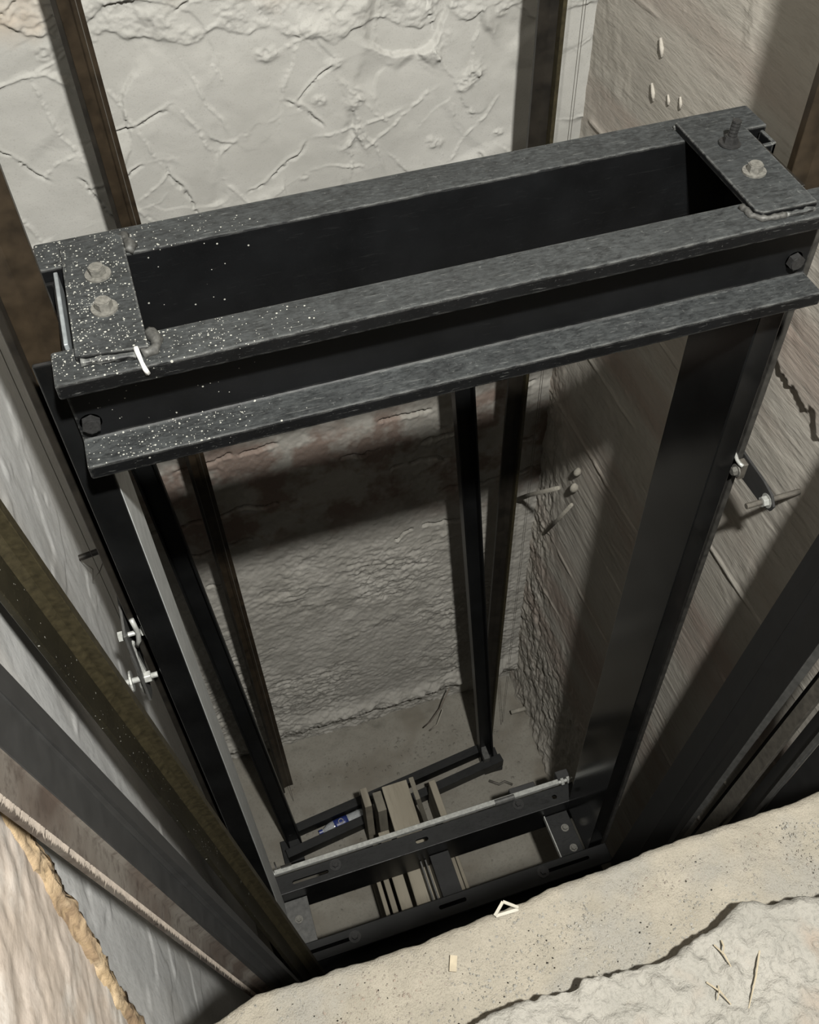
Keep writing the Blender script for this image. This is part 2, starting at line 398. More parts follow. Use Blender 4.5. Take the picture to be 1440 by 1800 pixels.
xs = np.arange(XL-.03, XR+.03, .009); ys = np.arange(-.70, YB+.03, .009)
X, Yc = np.meshgrid(xs, ys, indexing='ij')
h = .012*fbm(X, Yc, 3, 401, 4)+.006*fbm(X, Yc, 22, 411, 4)+.08*sstep(Yc, 1.04, 1.18)*(.35+fbm(X, Yc, 6, 421, 4))+.05*sstep(X, 1.2, 1.34)*(.35+fbm(X, Yc, 8, 431, 4))
struct(sheet('floor', np.stack([X, Yc, ZF+h], -1), M_pit))

# landing: slab edge with a rounded, chipped nosing, then a higher rough screed
ZL = -.57
def nosing(x0, x1, y0, yback, ztop, drop, step, amp, seed, big, m, name, rnd=.014, edge=None):
    xs = np.arange(x0, x1, step)
    t = np.concatenate([np.linspace(-1, -.2, 6), np.linspace(-.16, 1, 9), 1+np.arange(1, int((y0-yback)/step))*step/.02])
    Xg, T = np.meshgrid(xs, t, indexing='ij')
    e = big*fbm(Xg, Xg*0, 5, seed, 5, .6)
    if edge is not None: e = e+np.interp(xs, [q[0] for q in edge], [q[1] for q in edge])[:, None]
    a = np.clip(T, 0, 1)*math.pi/2
    Yg = np.where(T < 1, y0+e-rnd*(1-np.cos(a)), y0+e-rnd-(T-1)*.02)
    Zg = np.where(T < 0, ztop-rnd+T*drop, np.where(T < 1, ztop-rnd*(1-np.sin(a)), ztop))
    w = np.clip(T+1, 0, 1)
    n = amp*(fbm(Xg, Yg, 14, seed+5, 5, .6)+.5*fbm(Xg, Yg, 70, seed+15, 3))
    Zg = Zg+n*np.clip(T, 0, 1)*2; Yg = Yg+n*(1-np.clip(T, 0, 1))*1.5
    return struct(sheet(name, np.stack([Xg, Yg, Zg], -1), m))
nosing(-.20, 1.6, -.641, -1.5, ZL, .5, .0042, .0045, 501, .018, M_dirt, 'floor_landing',
       edge=[(-.2, -.05), (-.01, -.028), (.05, -.010), (.3, -.010), (.45, -.006), (.55, .002), (1.6, .0)])
nosing(.05, 1.6, -.782, -1.6, ZL+.058, .10, .0036, .015, 601, .030, M_screed, 'floor_screed', .010,
       edge=[(.05, -.02), (.3, -.012), (.45, -.006), (.6, -.004), (.69, .014), (.72, .024), (.75, .006), (.8, .0), (1.6, .01)])
bm = bmesh.new(); box(bm, XL-.2, XR+.2, -.85, -.685, ZF-.05, ZL-.05); struct(from_bm('wall_front', bm, M_side))

# near jamb on the left: pinkish plaster with a bead of ochre foam along its edge
ys = np.arange(-1.3, -.53, .006); zs = np.arange(-1.2, 1.2, .006)
Yc, Z = np.meshgrid(ys, zs, indexing='ij')
shift = .20*(Z+.13)
hj = .008*fbm(Yc, Z, 5, 701, 4)+.006*fbm(Yc, Z, 30, 711, 4)
struct(sheet('wall_jamb', np.stack([XL+.022+hj, Yc+np.clip(shift, -.25, .2)*sstep(Yc, -1.2, -.6), Z], -1), M_jamb))
tt = np.arange(-1.0, .9, .006); aa = np.linspace(0, 2*math.pi, 20)
A_, T_ = np.meshgrid(aa, tt, indexing='ij')
rr = .0095*(1+1.5*fbm(A_*.8, T_, 34, 721, 5, .65)+.9*fbm(A_*.2, T_, 8, 731, 3))
foam = sheet('mounting_foam', np.stack([XL+.020+rr*np.cos(A_)*1.2, -.532+np.clip(.20*(T_+.13), -.25, .2)+rr*np.sin(A_)*2.0, T_], -1), M_foam)
tag(foam, 'ragged ochre foam bead running down the near left jamb', 'foam')

# ------------------------------------------------------------------ bolts (shared meshes)
def bolt_mesh(name, r=.0125, hh=.011, wr=.019, stud=0, ridge=True):
    bm = bmesh.new()
    beam(bm, circ(wr, 24), (0, 0, 0), (0, 0, .003), (1, 0, 0))
    beam(bm, circ(r, 6), (0, 0, .003), (0, 0, .003+hh), (1, 0, 0))
    beam(bm, circ(r*.82, 12), (0, 0, .003+hh), (0, 0, .0045+hh), (1, 0, 0))
    if stud:
        z = .003+hh; k = 0
        while z < stud:
            rr = r*.62 if k % 2 else r*.54
            beam(bm, circ(rr, 12), (0, 0, z), (0, 0, z+.0028), (1, 0, 0)); z += .0028; k += 1
    bmesh.ops.recalc_face_normals(bm, faces=bm.faces)
    me = bpy.data.meshes.new(name); bm.to_mesh(me); bm.free(); return me
BM_top = bolt_mesh('bolt'); BM_top.materials.append(M_bolt)
BM_stud = bolt_mesh('stud', .0125, .010, .0185, .040); BM_stud.materials.append(M_boltk)
BM_web = bolt_mesh('web_bolt', .0145, .011, .016); BM_web.materials.append(M_boltk)
BM_low = bolt_mesh('low_bolt', .0120, .011, .022); BM_low.materials.append(M_boltk)
BM_lowz = bolt_mesh('low_zinc_bolt', .0105, .009, .015); BM_lowz.materials.append(M_bolt)
def bolt(me, loc, nrm, parent, spin=0, name='bolt', label=None):
    o = bpy.data.objects.new(name, me); C.objects.link(o)
    q = Vector((0, 0, 1)).rotation_difference(Vector(nrm)); 
    o.rotation_mode = 'QUATERNION'; o.rotation_quaternion = q @ Matrix.Rotation(spin, 3, 'Z').to_quaternion()
    o.location = loc
    put(o, parent)
    if label: o['label'] = label
    return o

# ------------------------------------------------------------------ car frame (sling)
L0, L1 = 0.0, 1.212
BW, GAP, TH, HH = .0712, .190, .026, .186
FY0, FY1 = 0.0, BW                    # front channel
RY0, RY1 = BW+GAP, 2*BW+GAP           # rear channel
frame = empty('car_frame', (.6, .166, ZF+.55), 'black steel lift car frame with twin-channel crosshead, uprights and lower beams', 'lift frame')

def chan(y_open, y_web, z1, hgt, th, tw=.013, f=.005):
    """channel section in (y,z); flanges run from the web towards y_open"""
    s = 1 if y_open > y_web else -1
    z0 = z1-hgt
    P = [(y_web, z1), (y_open, z1), (y_open, z1-th)]
    yi = y_web+s*tw
    for k in range(4):
        a = math.pi/2*k/3; P.append((yi+s*f*(1-math.sin(a)), z1-th-f*(1-math.cos(a))))
    for k in range(4):
        a = math.pi/2*k/3; P.append((yi+s*f*(1-math.cos(a)), z0+th+f*(1-math.sin(a))))
    P += [(y_open, z0+th), (y_open, z0), (y_web, z0)]
    return P
def extr_x(bm, P, x0, x1): loft(bm, [(x0, a, b) for a, b in P], [(x1, a, b) for a, b in P])
front = part('crosshead_channel', lambda bm: extr_x(bm, chan(FY0, FY1, 0, HH, TH), L0, L1), M_steel, frame, .0035, 2, True)
rear = part('crosshead_channel', lambda bm: extr_x(bm, chan(RY1, RY0, 0, HH, TH), L0-.004, L1+.004), M_steel, frame, .0035, 2, True)
for o in (front, rear):
    o.data.polygons.foreach_set('use_smooth', [False]*len(o.data.polygons))

# end plates lying across the two channels
def plate(bm, pts, z0, z1):
    loft(bm, [(x, y, z0) for x, y in pts], [(x, y, z1) for x, y in pts])
pl = part('end_plate', lambda bm: plate(bm, [(.034, .036), (.131, .024), (.129, .292), (.120, .301), (.036, .297)], .0005, .0125), M_steel, frame, .002, 2)
pr = part('end_plate', lambda bm: plate(bm, [(1.055, .030), (1.064, .022), (1.156, .020), (1.163, .245), (1.163, .301), (1.060, .301)], .0005, .0125), M_steel, frame, .002, 2)
for y in (.205, .124): bolt(BM_top, (.084, y, .0125), (0, 0, 1), pl, y*9, label='pale dusty hex bolt with washer')
bolt(BM_top, (1.106, .124, .0125), (0, 0, 1), pr, .4, label='pale dusty hex bolt with washer')
bolt(BM_stud, (1.111, .210, .0125), (.10, .0, 1), pr, .2, 'stud', 'threaded stud standing up through a nut')
# weld beads
def bead(pts, r, parent, seed, m=M_weld):
    rr = random.Random(seed)
    P = []
    for a, b in zip(pts, pts[1:]):
        a, b = Vector(a), Vector(b); n = max(2, int((b-a).length/.006))
        P += [a.lerp(b, k/n)+Vector((rr.uniform(-1, 1), rr.uniform(-1, 1), rr.uniform(-.3, .6)))*.0012 for k in range(n)]
    P.append(Vector(pts[-1]))
    return part('weld_bead', lambda bm: tube(bm, P, [r*rr.uniform(.75, 1.25) for _ in P], 8), m, parent, 0, 1, True)
bead([(.131, .300, .003), (.138, .275, .003), (.133, .262, .002)], .0085, pl, 1)
bead([(.136, .066, .002), (.143, .045, .003), (.137, .026, .003), (.12, .022, .003)], .009, pl, 2)
bead([(.040, .032, .003), (.112, .022, .003)], .006, pl, 3, M_steel)
bead([(1.050, .060, .002), (1.052, .034, .002), (1.062, .019, .003), (1.10, .016, .003)], .0055, pr, 4)
bead([(1.10, .017, .002), (1.15, .016, .002)], .005, pr, 5, M_steel)
bead([(1.058, .30, .002), (1.14, .303, .002)], .005, pr, 6, M_steel)
dab = part('paint_dab', lambda bm: tube(bm, [(.114, .026, .0135), (.115, .018, .011), (.117, .008, .001), (.119, -.0005, -.003), (.121, -.001, -.012)], [.004, .0035, .003, .0035, .004], 6), M_chalk, pl, 0, 1, True)
dab['label'] = 'small white paint drip'
# bolts through the front web
for x in (.020, 1.182): bolt(BM_web, (x, FY1-.010, -.128), (0, -1, 0), front, .3)

# uprights (channels open towards the rails)
ZB = -2.769
def upright(x_web, s, name='upright'):
    # s=-1: flanges run to -x (left), +1: to +x
    P = [(x_web, FY1+.001), (x_web, RY0-.001), (x_web+s*.052, RY0-.001), (x_web+s*.052, RY0-.010), (x_web+s*.009, RY0-.010), (x_web+s*.009, FY1+.010), (x_web+s*.052, FY1+.010), (x_web+s*.052, FY1+.001)]
    return part(name, lambda bm: loft(bm, [(x, y, -.02) for x, y in P], [(x, y, ZB-.17) for x, y in P]), M_stile, frame, .0025, 2)
upl = upright(.022, -1); upr = upright(1.163, 1)
ln = part('web_liner', lambda bm: box(bm, .0222, .0236, FY1+.006, RY0-.006, ZB-.16, -.19), M_liner, frame, .0005, 1)
ln['label'] = 'pale grey face of the left upright'
# guide shoe plates seen in the notches beside the end plates
for x, s in ((.022, -1), (1.178, 1)):
    part('shoe_plate', lambda bm: box(bm, x-.003, x+.003, FY1+.015, RY0-.004, -.16, -.004), M_shoe if s < 0 else M_railk, frame, .001, 1)
part('shoe_cheek', lambda bm: (box(bm, 1.182, 1.205, .212, .220, -.15, -.006), box(bm, 1.199, 1.205, .212, .255, -.15, -.004)), M_steel, frame, .001, 1)

# lower beams
LB0, LB1 = .004, 1.205
HB = .195
lfront = part('lower_channel', lambda bm: extr_x(bm, chan(-.006, BW-.006, ZB, HB, .012), LB0, LB1+.02), M_steel2, frame, .003, 2)
lrear = part('lower_channel', lambda bm: extr_x(bm, chan(RY1-.006, RY0-.006, ZB, HB, .012), LB0, LB1), M_steel2, frame, .003, 2)
def slot(x0, x1, y, w):
    def f(bm):
        n = 8; P = []
        for k in range(n+1): a = -math.pi/2+math.pi*k/n; P.append((x1-w+w*math.cos(a), y+w*math.sin(a)))
        for k in range(n+1): a = math.pi/2+math.pi*k/n; P.append((x0+w+w*math.cos(a), y+w*math.sin(a)))
        loft(bm, [(x, yy, ZB-.02) for x, yy in P], [(x, yy, ZB+.01) for x, yy in P])
    return f
cut(lrear, [slot(.072, .21, .287, .0065), slot(.550, .60, .289, .008), slot(1.105, 1.125, .289, .0085)])
cut(lfront, [slot(.06, .23, .031, .0065), slot(.555, .66, .033, .0075), slot(.975, 1.145, .033, .0065)])
for x, y in ((.240, .300), (.971, .305)): bolt(BM_low, (x, y, ZB), (0, 0, 1), lrear, x)
for x, y in ((.239, .032), (.961, .035)): bolt(BM_low, (x, y, ZB), (0, 0, 1), lfront, x)
lpl = part('lower_end_plate', lambda bm: box(bm, .016, .110, BW-.004, RY0-.008, ZB-.088, ZB-.078), M_grey, frame, .001, 1)
lpr = part('lower_end_plate', lambda bm: box(bm, 1.064, 1.158, BW-.004, RY0-.008, ZB-.088, ZB-.078), M_steel2, frame, .001, 1)
part('zinc_edge', lambda bm: box(bm, 1.060, 1.0635, BW-.002, RY0-.010, ZB-.086, ZB-.062), M_zinc, frame, 0)
bolt(BM_lowz, (.062, .178, ZB-.078), (0, 0, 1), lpl, .3)
for x, y in ((1.124, .189), (1.124, .107)): bolt(BM_lowz, (x, y, ZB-.078), (0, 0, 1), lpr, .3)
part('buffer_plate', lambda bm: (box(bm, .592, .668, BW-.004, RY0-.008, ZB-.10, ZB-.088), box(bm, .592, .600, BW-.004, RY0-.008, ZB-.185, ZB-.10), box(bm, .660, .668, BW-.004, RY0-.008, ZB-.185, ZB-.10)), M_steel2, frame, .001, 1)
for x in (.553, .572): part('buffer_edge', lambda bm: box(bm, x, x+.006, BW-.004, RY0-.008, ZB-.17, ZB-.11), M_grey, frame, .001, 1)
# zinc tie rod along the back edge of the lower rear channel
tr = empty('tie_rod', (.6, .345, ZB), 'pale zinc tie bar with end nuts along the lower rear beam', 'tie bar')
part('bar', lambda bm: box(bm, .018, 1.150, .3275, .3455, ZB+.001, ZB+.020), M_zinc, tr, .001, 1)
for x in (.010, 1.165, 1.190): part('nut', lambda bm: rod(bm, (x-.006, .334, ZB+.011), (x+.006, .334, ZB+.011), .015, 6), M_zinc, tr, .001, 1)
part('rod_end', lambda bm: rod(bm, (-.004, .334, ZB+.011), (.024, .334, ZB+.011), .007, 12), M_zinc, tr)
part('rod_end', lambda bm: rod(bm, (1.14, .334, ZB+.011), (1.208, .334, ZB+.011), .007, 12), M_zinc, tr)
part('coupling', lambda bm: (rod(bm, (.885, .334, ZB+.012), (.965, .334, ZB+.012), .0125, 12)), M_grey, tr)
part('lug', lambda bm: (box(bm, .045, .085, .342, .350, ZB+.0, ZB+.03), box(bm, .026, .031, .345, .350, ZB, ZB+.085)), M_railk, tr)
sw = empty('limit_switch', (.955, .37, ZB), 'small dark bracket bolted behind the lower rear beam', 'bracket')
part('body', lambda bm: box(bm, .955, 1.06, .3405, .37, ZB-.03, ZB+.012), M_black, sw, .002, 1)
part('tab', lambda bm: box(bm, 1.15, 1.20, .3405, .375, ZB-.02, ZB+.022), M_black, sw, .002, 1)

# ------------------------------------------------------------------ guide rails on brackets
def t_rail(name, label, A, B, tip, near, bl, half, tb, tw, m_base, m_blade, group, cat='guide rail'):
    """A,B: middle of the base face the blade stands on; tip: blade direction"""
    o = empty(name, B, label, cat, group)
    A, B = Vector(A), Vector(B)
    u = Vector(tip)
    part('base_flange', lambda bm: beam(bm, rect(-tb, 0, -half, half), A, B, u), m_base, o, .0015, 1)
    part('blade', lambda bm: beam(bm, [(-.0005, -tw*.9), (bl*.35, -tw*.55), (bl*.42, -tw*.5), (bl, -tw*.5), (bl, tw*.5), (bl*.42, tw*.5), (bl*.35, tw*.55), (-.0005, tw*.9)], A, B, u), m_blade, o, .001, 1)
    return o
ym = BW+GAP/2
t_rail('guide_rail', 'rust brown car guide rail passing through the crosshead notch on the left', (-.046, ym, 2.4), (-.046, ym, ZF+.02), (1, 0, 0), 0, .060, .045, .012, .016, M_railk, M_rail, 'car guide rails')
t_rail('guide_rail', 'dusty black car guide rail beside the right upright of the frame', (1.268, ym, 2.4), (1.268, ym, ZF+.02), (-1, 0, 0), 0, .060, .045, .014, .016, M_railr, M_rail, 'car guide rails')
t_rail('guide_rail', 'dark counterweight rail with a plumb wire on the left of the back wall', (.105, 1.02, 2.4), (.118, 1.02, ZF+.02), (1, 0, 0), 0, .045, .035, .010, .012, M_railk, M_rail, 'counterweight rails')
t_rail('guide_rail', 'olive counterweight rail on the right of the back wall', (1.155, .985, 2.4), (1.14, .985, ZF+.02), (-1, 0, 0), 0, .045, .032, .010, .012, M_olive, M_railk, 'counterweight rails')
# leaning front rail on the left
T0, T1 = Vector((-.1016, -.1901, -.0637)), Vector((.075, -.157, -2.299))
d = T1-T0
A = T0-d*.16; B = T1+d*.45
t_rail('guide_rail', 'long olive greased rail leaning in the near left of the shaft', A, B, (1, -.06, 0), 0, .031, .068, .010, .017, M_olivedark, M_olive, None)

def plumb(A, B, label):
    bm = bmesh.new(); rod(bm, A, B, .0008, 6); return tag(from_bm('plumb_wire', bm, M_wire), label, 'wire', 'plumb wires')
plumb((-.103, .30, 2.2), (-.106, .30, -.975), 'thin taut plumb wire beside the left guide rail')
plumb((.146, .93, 2.2), (.146, .93, ZF+.03), 'thin plumb wire beside the left counterweight rail')
plumb((1.230, 1.00, 2.2), (1.222, 1.00, ZF+.03), 'outer of two thin plumb wires right of the olive rail')
plumb((1.218, .99, 2.2), (1.210, .99, ZF+.03), 'inner of two thin plumb wires right of the olive rail')

# rail brackets
def bracket(label, xb, s, z, ymid, xw):
    """s=+1: right rail (wall at larger x). plate runs from the rail base towards the camera, stud into the wall"""
    o = empty('rail_bracket', (xw, ymid, z-.05), label, 'bracket', 'rail brackets')
    x0 = xb+s*.0145; x1 = x0+s*.006
    def pl_(bm):
        P = [(.26, z-.035), (.26, z+.035), (.04, z+.028), (.005, z+.02), (-.012, z), (-.006, z-.02), (.02, z-.03)]
        loft(bm, [(x0, y, q) for y, q in P], [(x1, y, q) for y, q in P])
    part('plate', pl_, M_black, o, .001, 1)
    def clip(bm):
        P = []
        for k in range(7):
            a = k/6; P.append((xb+s*(.014-.020*math.sin(a*2.2)), .150-.055*a, z+.028-.004*a))
        for a, b in zip(P, P[1:]): 
            pass
        tube(bm, P, .0045, 6)
    part('clip', clip, M_zinc, o, 0, 1, True)
    part('clip_body', lambda bm: box(bm, min(xb-s*.004, xb+s*.014), max(xb-s*.004, xb+s*.014), .096, .118, z-.022, z+.024), M_tan, o, .002, 1)
    bolt(BM_lowz, (xb-s*.004, .107, z), (-s, 0, 0), o, .2)
    xs0 = xb-s*.035
    part('stud', lambda bm: rod(bm, (xs0, .012, z-.004), (xw+s*.03, .012, z-.004), .0065, 12), M_tan, o)
    part('nut', lambda bm: rod(bm, (x0-s*.0125, .012, z-.004), (x0-s*.0005, .012, z-.004), .0125, 6), M_zinc, o, .001, 1)
    part('washer', lambda bm: rod(bm, (x0-s*.0005, .012, z-.004), (x0, .012, z-.004), .017, 20), M_zinc, o)
    return o
bracket('black steel rail bracket with clip and stud on the right wall', 1.268, 1, -.735, ym, XR)

def bracket_left():
    o = empty('rail_bracket', (XL, .166, -.95), 'silvery rail bracket with clip and studs on the left wall', 'bracket', 'rail brackets')
    part('plate', lambda bm: loft(bm, [(-.070, .20, -.70), (-.070, .08, -.70), (-.074, .07, -.93), (-.074, .11, -.96), (-.074, .20, -.90)], [(-.0645, .20, -.70), (-.0645, .08, -.70), (-.068, .07, -.93), (-.068, .11, -.96), (-.068, .20, -.90)]), M_grey, o, .001, 1)
    part('foil_wrap', lambda bm: tube(bm, [(-.066, .112, -.77), (-.071, .105, -.81), (-.069, .10, -.86), (-.078, .10, -.91), (-.080, .102, -.945)], [.006, .008, .010, .008, .003], 7), M_zinc, o, 0, 1, False)
    part('clip', lambda bm: tube(bm, [(-.048, .105, -.685), (-.046, .10, -.705), (-.045, .10, -.725), (-.049, .10, -.75), (-.056, .10, -.768)], .0052, 7), M_zinc, o, 0, 1, True)
    part('clip_bolt', lambda bm: (rod(bm, (-.082, .108, -.735), (-.030, .108, -.735), .005, 10), rod(bm, (-.084, .108, -.735), (-.074, .108, -.735), .011, 6), rod(bm, (-.040, .108, -.735), (-.030, .108, -.735), .011, 6)), M_zinc, o)
    part('stud', lambda bm: rod(bm, (XL-.02, .09, -.87), (-.040, .09, -.87), .006, 12), M_zinc, o)
    part('nut', lambda bm: rod(bm, (-.067, .09, -.87), (-.053, .09, -.87), .013, 6), M_zinc, o, .001, 1)
    part('washer', lambda bm: rod(bm, (-.095, .09, -.87), (-.091, .09, -.87), .022, 18), M_zinc, o)
    return o
bracket_left()
st = empty('wall_stub', (XL, .346, -.77), 'cut bolt stub with loose binding wire in the left wall', 'stub')
part('stub', lambda bm: rod(bm, (XL-.02, .36, -.775), (XL+.045, .36, -.765), .007, 10), M_railk, st)
part('binding_wire', lambda bm: tube(bm, [(XL+.005, .35, -.77), (XL+.02, .345, -.80), (XL+.012, .34, -.83), (XL+.03, .35, -.82), (XL+.05, .36, -.79)], .0012, 5), M_wire, st)

# ------------------------------------------------------------------ counterweight frame leaning at the back
cw = empty('counterweight_frame', (.6, .8, ZF), 'slim black counterweight frame leaning towards the back wall', 'frame')
def upost(A, B, s):
    P = [(-.032*s, -.02), (.032*s, -.02), (.032*s, .02), (.026*s, .02), (.026*s, -.013), (-.026*s, -.013), (-.026*s, .02), (-.032*s, .02)]
    if s < 0: P = P[::-1]
    return part('post', lambda bm: beam(bm, P, A, B, (1, 0, 0)), M_steel2, cw, .001, 1)
ZC = ZF+.03
upost((-.030, .93, -.55), (.105, .735, ZC), 1)
upost((.905, .97, -.55), (1.075, .845, ZC), 1)
def cbar(A, B, w, h): part('base_bar', lambda bm: beam(bm, rect(-w/2, w/2, -h/2, h/2), A, B, (0, 1, 0)), M_steel2, cw, .001, 1)
cbar((.085, .770, ZC+.03), (1.085, .885, ZC+.03), .040, .06)
cbar((.060, .672, ZC+.03), (1.135, .805, ZC+.03), .040, .06)
for x, y in ((.085, .70), (1.09, .83)):
    part('foot', lambda bm: box(bm, x-.045, x+.045, y-.05, y+.06, ZF-.004, ZC), M_steel2, cw, .002, 1)
part('post_foot', lambda bm: box(bm, 1.045, 1.075, .80, .87, ZC+.06, ZC+.10), M_grey, cw, .002, 1)

# ------------------------------------------------------------------ boards, bottle and bits in the pit
def board(label, corners_top, thick, m=M_wood):
    """a plank given by its top outline (4 points), extruded down"""
    c = [Vector(p) for p in corners_top]; n = (c[1]-c[0]).cross(c[2]-c[0]).normalized()
    if n.z < 0: n = -n
    bm = bmesh.new(); loft(bm, c, [p-n*thick for p in c]); bmesh.ops.recalc_face_normals(bm, faces=bm.faces); bevel(bm, .002, 1)
    return tag(from_bm('wood_board', bm, m), label, 'board', 'timber propping the lower beams')
ZT = ZB-HB-.003
board('wide pale board lying on top of the timber pile under the beam', [(.508, .625, ZT), (.615, .625, ZT), (.605, .10, ZT), (.500, .10, ZT)], .035)
def upright_board(label, x0, x1, y0, y1, z0, z1, lean=(0, 0), m=M_wood2):
    bm = bmesh.new()
    lx, ly = lean
    loft(bm, [(x0, y0, z0), (x1, y0, z0), (x1, y1, z0), (x0, y1, z0)], [(x0+lx, y0+ly, z1), (x1+lx, y0+ly, z1), (x1+lx, y1+ly, z1), (x0+lx, y1+ly, z1)])
    bmesh.ops.recalc_face_normals(bm, faces=bm.faces); bevel(bm, .002, 1)
    return tag(from_bm('wood_board', bm, m), label, 'board', 'timber propping the lower beams')
ZFF = ZF+.012
upright_board('grey plank standing on end at the left of the timber pile', .462, .498, .50, .585, ZFF, ZT+.03, (-.0, .015))
upright_board('grey plank leaning outward at the right of the timber pile', .695, .715, .50, .60, ZFF, ZT+.02, (-.072, .02))
upright_board('short pale block behind the left standing plank', .425, .455, .60, .685, ZFF, ZT-.09, (0, 0), M_wood)
upright_board('pale low plank on edge at the far right of the timber pile', .742, .772, .46, .72, ZFF, ZFF+.26, (0, 0), M_wood)
for k, (x0, x1, zt) in enumerate(((.385, .402, -3.12), (.412, .434, -3.09), (.446, .492, -3.07))):
    upright_board(('thin plank on edge outermost left between the lower beams', 'middle plank on edge left of the buffer plate', 'thick pale plank on edge nearest the buffer plate on its left')[k], x0, x1, .06, .445+.02*k, ZFF, zt, (0, 0), M_wood)
for k, (x0, x1, zt) in enumerate(((.690, .712, -3.08), (.722, .736, -3.13))):
    upright_board(('pale plank on edge just right of the buffer plate', 'thin plank on edge second to the right of the buffer plate')[k], x0, x1, .06, .44, ZFF, zt, (0, 0), M_wood)

bt = empty('plastic_bottle', (.33, .745, ZF+.04), 'crushed clear plastic bottle with a blue label on the pit floor', 'bottle')
bd = Vector((.20, .024, 0)).normalized(); b0 = Vector((.235, .738, ZF+.045))
part('body', lambda bm: tube(bm, [b0+bd*t for t in (0, .012, .03, .05, .06, .20, .215, .22)], [.010, .010, .022, .026, .027, .027, .023, .011], 18), M_pet, bt, 0, 1, True)
part('label_band', lambda bm: tube(bm, [b0+bd*t for t in (.062, .075, .11, .128)], [.0275, .0278, .0278, .0275], 18), M_bluelab, bt, 0, 1, True)
part('label_ring', lambda bm: tube(bm, [b0+bd*.095+Vector((0, 0, .0278))+Vector((.011*math.cos(a), .011*math.sin(a), 0)) for a in np.linspace(0, 6.28, 17)], .002, 5), M_plas, bt, 0, 1, True)
part('cap', lambda bm: tube(bm, [b0-bd*.014, b0+bd*.004], .0125, 14), M_bluelab, bt)

def stick(label, pts, r, m=M_conc, name='wall_stick', cat='stick', grp='sticks set in the walls'):
    bm = bmesh.new(); tube(bm, pts, r, 8); return tag(from_bm(name, bm, m, None, True), label, cat, grp)
stick('upper pale cement coated stick poking out of the right wall near the corner', [(1.275, 1.215, -2.09), (1.262, 1.07, -1.89), (1.225, .80, -1.54)], [.010, .008, .007])
stick('lower pale cement coated stick poking out of the right wall', [(1.37, 1.13, -2.25), (1.31, .94, -1.92), (1.262, .765, -1.60)], [.007, .007, .0065])
stick('short stub pointing from the right wall just above the pit floor', [(1.365, 1.02, -3.49), (1.27, 1.02, -3.485)], [.012, .011])
for k, (p, r) in enumerate((((1.345, .902, -1.615), .015), ((1.345, .905, -1.70), .018))):
    bm = bmesh.new(); bmesh.ops.create_icosphere(bm, subdivisions=2, radius=r)
    for v in bm.verts: v.co = Vector((v.co.x*.9, v.co.y*.75, v.co.z*1.25))*(1+.12*math.sin(v.co.x*300+v.co.y*170+k)) + Vector(p)
    tag(from_bm('mortar_lump', bm, M_conc, None, True), ('upper', 'lower')[k]+' of two small mortar lumps stuck on the right wall', 'lump', 'mortar lumps on the right wall')
for k, (a, b, r, w) in enumerate((((1.357, .877, -.145), (1.357, .858, -.180), .007, 'longest of the mortar drips high on the right wall'), ((1.357, .880, -.25), (1.357, .861, -.284), .007, 'curved mortar drip just above the crosshead on the right wall'), ((1.357, .804, -.24), (1.357, .796, -.262), .005, 'small mortar drip third from the corner on the right wall'), ((1.357, .754, -.22), (1.357, .746, -.246), .005, 'mortar drip nearest the threaded stud on the right wall'))):
    m0 = Vector(a).lerp(Vector(b), .5)+Vector((0, -.004, 0))
    bm = bmesh.new(); tube(bm, [a, m0, b], [r*.45, r*.85, r*.4], 8); tag(from_bm('mortar_drip', bm, M_side, None, True), w, 'drip', 'mortar drips on the right wall')
stick('longer curved wire end standing off the foot of the back wall', [(.84, 1.10, ZF+.02), (.87, 1.08, ZF+.10), (.93, 1.10, ZF+.17), (.985, 1.13, ZF+.28)], .0035, M_fuzz, 'wire_end', 'wire', 'wire ends at the foot of the back wall')
stick('shorter straighter wire end at the foot of the back wall', [(.865, 1.075, ZF+.02), (.905, 1.075, ZF+.06), (.95, 1.12, ZF+.11)], .0035, M_conc, 'wire_end', 'wire', 'wire ends at the foot of the back wall')
stick('bent scrap of wire on the pit floor by the counterweight foot', [(1.05, .74, ZF+.02), (1.09, .71, ZF+.015), (1.12, .715, ZF+.015), (1.15, .69, ZF+.012)], .006, M_tan, 'wire_scrap', 'wire', None)

# ------------------------------------------------------------------ leaning profiles, near left
def ext(top, bot, t0, t1):
    top, bot = Vector(top), Vector(bot); d = bot-top; return top-d*t0, bot+d*t1
lp = empty('steel_profile', (-.03, -.28, ZF+.3), 'black folded steel profile with a rusty frayed edge leaning at near left', 'profile')
F = [((-.116, -.350, -.075), (.046, -.22, -2.165)), ((-.104, -.42, -.039), (.012, -.24, -2.062)), ((-.110, -.48, -.045), (-.025, -.27, -1.934)), ((-.118, -.53, -.063), (-.058, -.30, -1.869))]
CP = Vector((.1714, -1.0538, .8882)); F = [tuple(CP+(Vector(q)-CP)*.86 for q in e) for e in F]
E_ = [ext(a, b, .06, .40) for a, b in F]
def strip(i, j, th, m, name, bev=.001):
    (a0, b0), (a1, b1) = E_[i], E_[j]
    n = (a1-a0).cross(b0-a0).normalized()
    if n.x > 0: n = -n
    bm = bmesh.new(); loft(bm, [a0, a1, a1+n*th, a0+n*th], [b0, b1, b1+n*th, b0+n*th]); bmesh.ops.recalc_face_normals(bm, faces=bm.faces); bevel(bm, bev, 1)
    return put(from_bm(name, bm, m), lp)
strip(0, 1, .008, M_black, 'fold')
strip(1, 2, .010, M_black, 'web')
fl = strip(2, 3, .012, M_rust, 'flange'); fl['label'] = 'rusty brown flange'
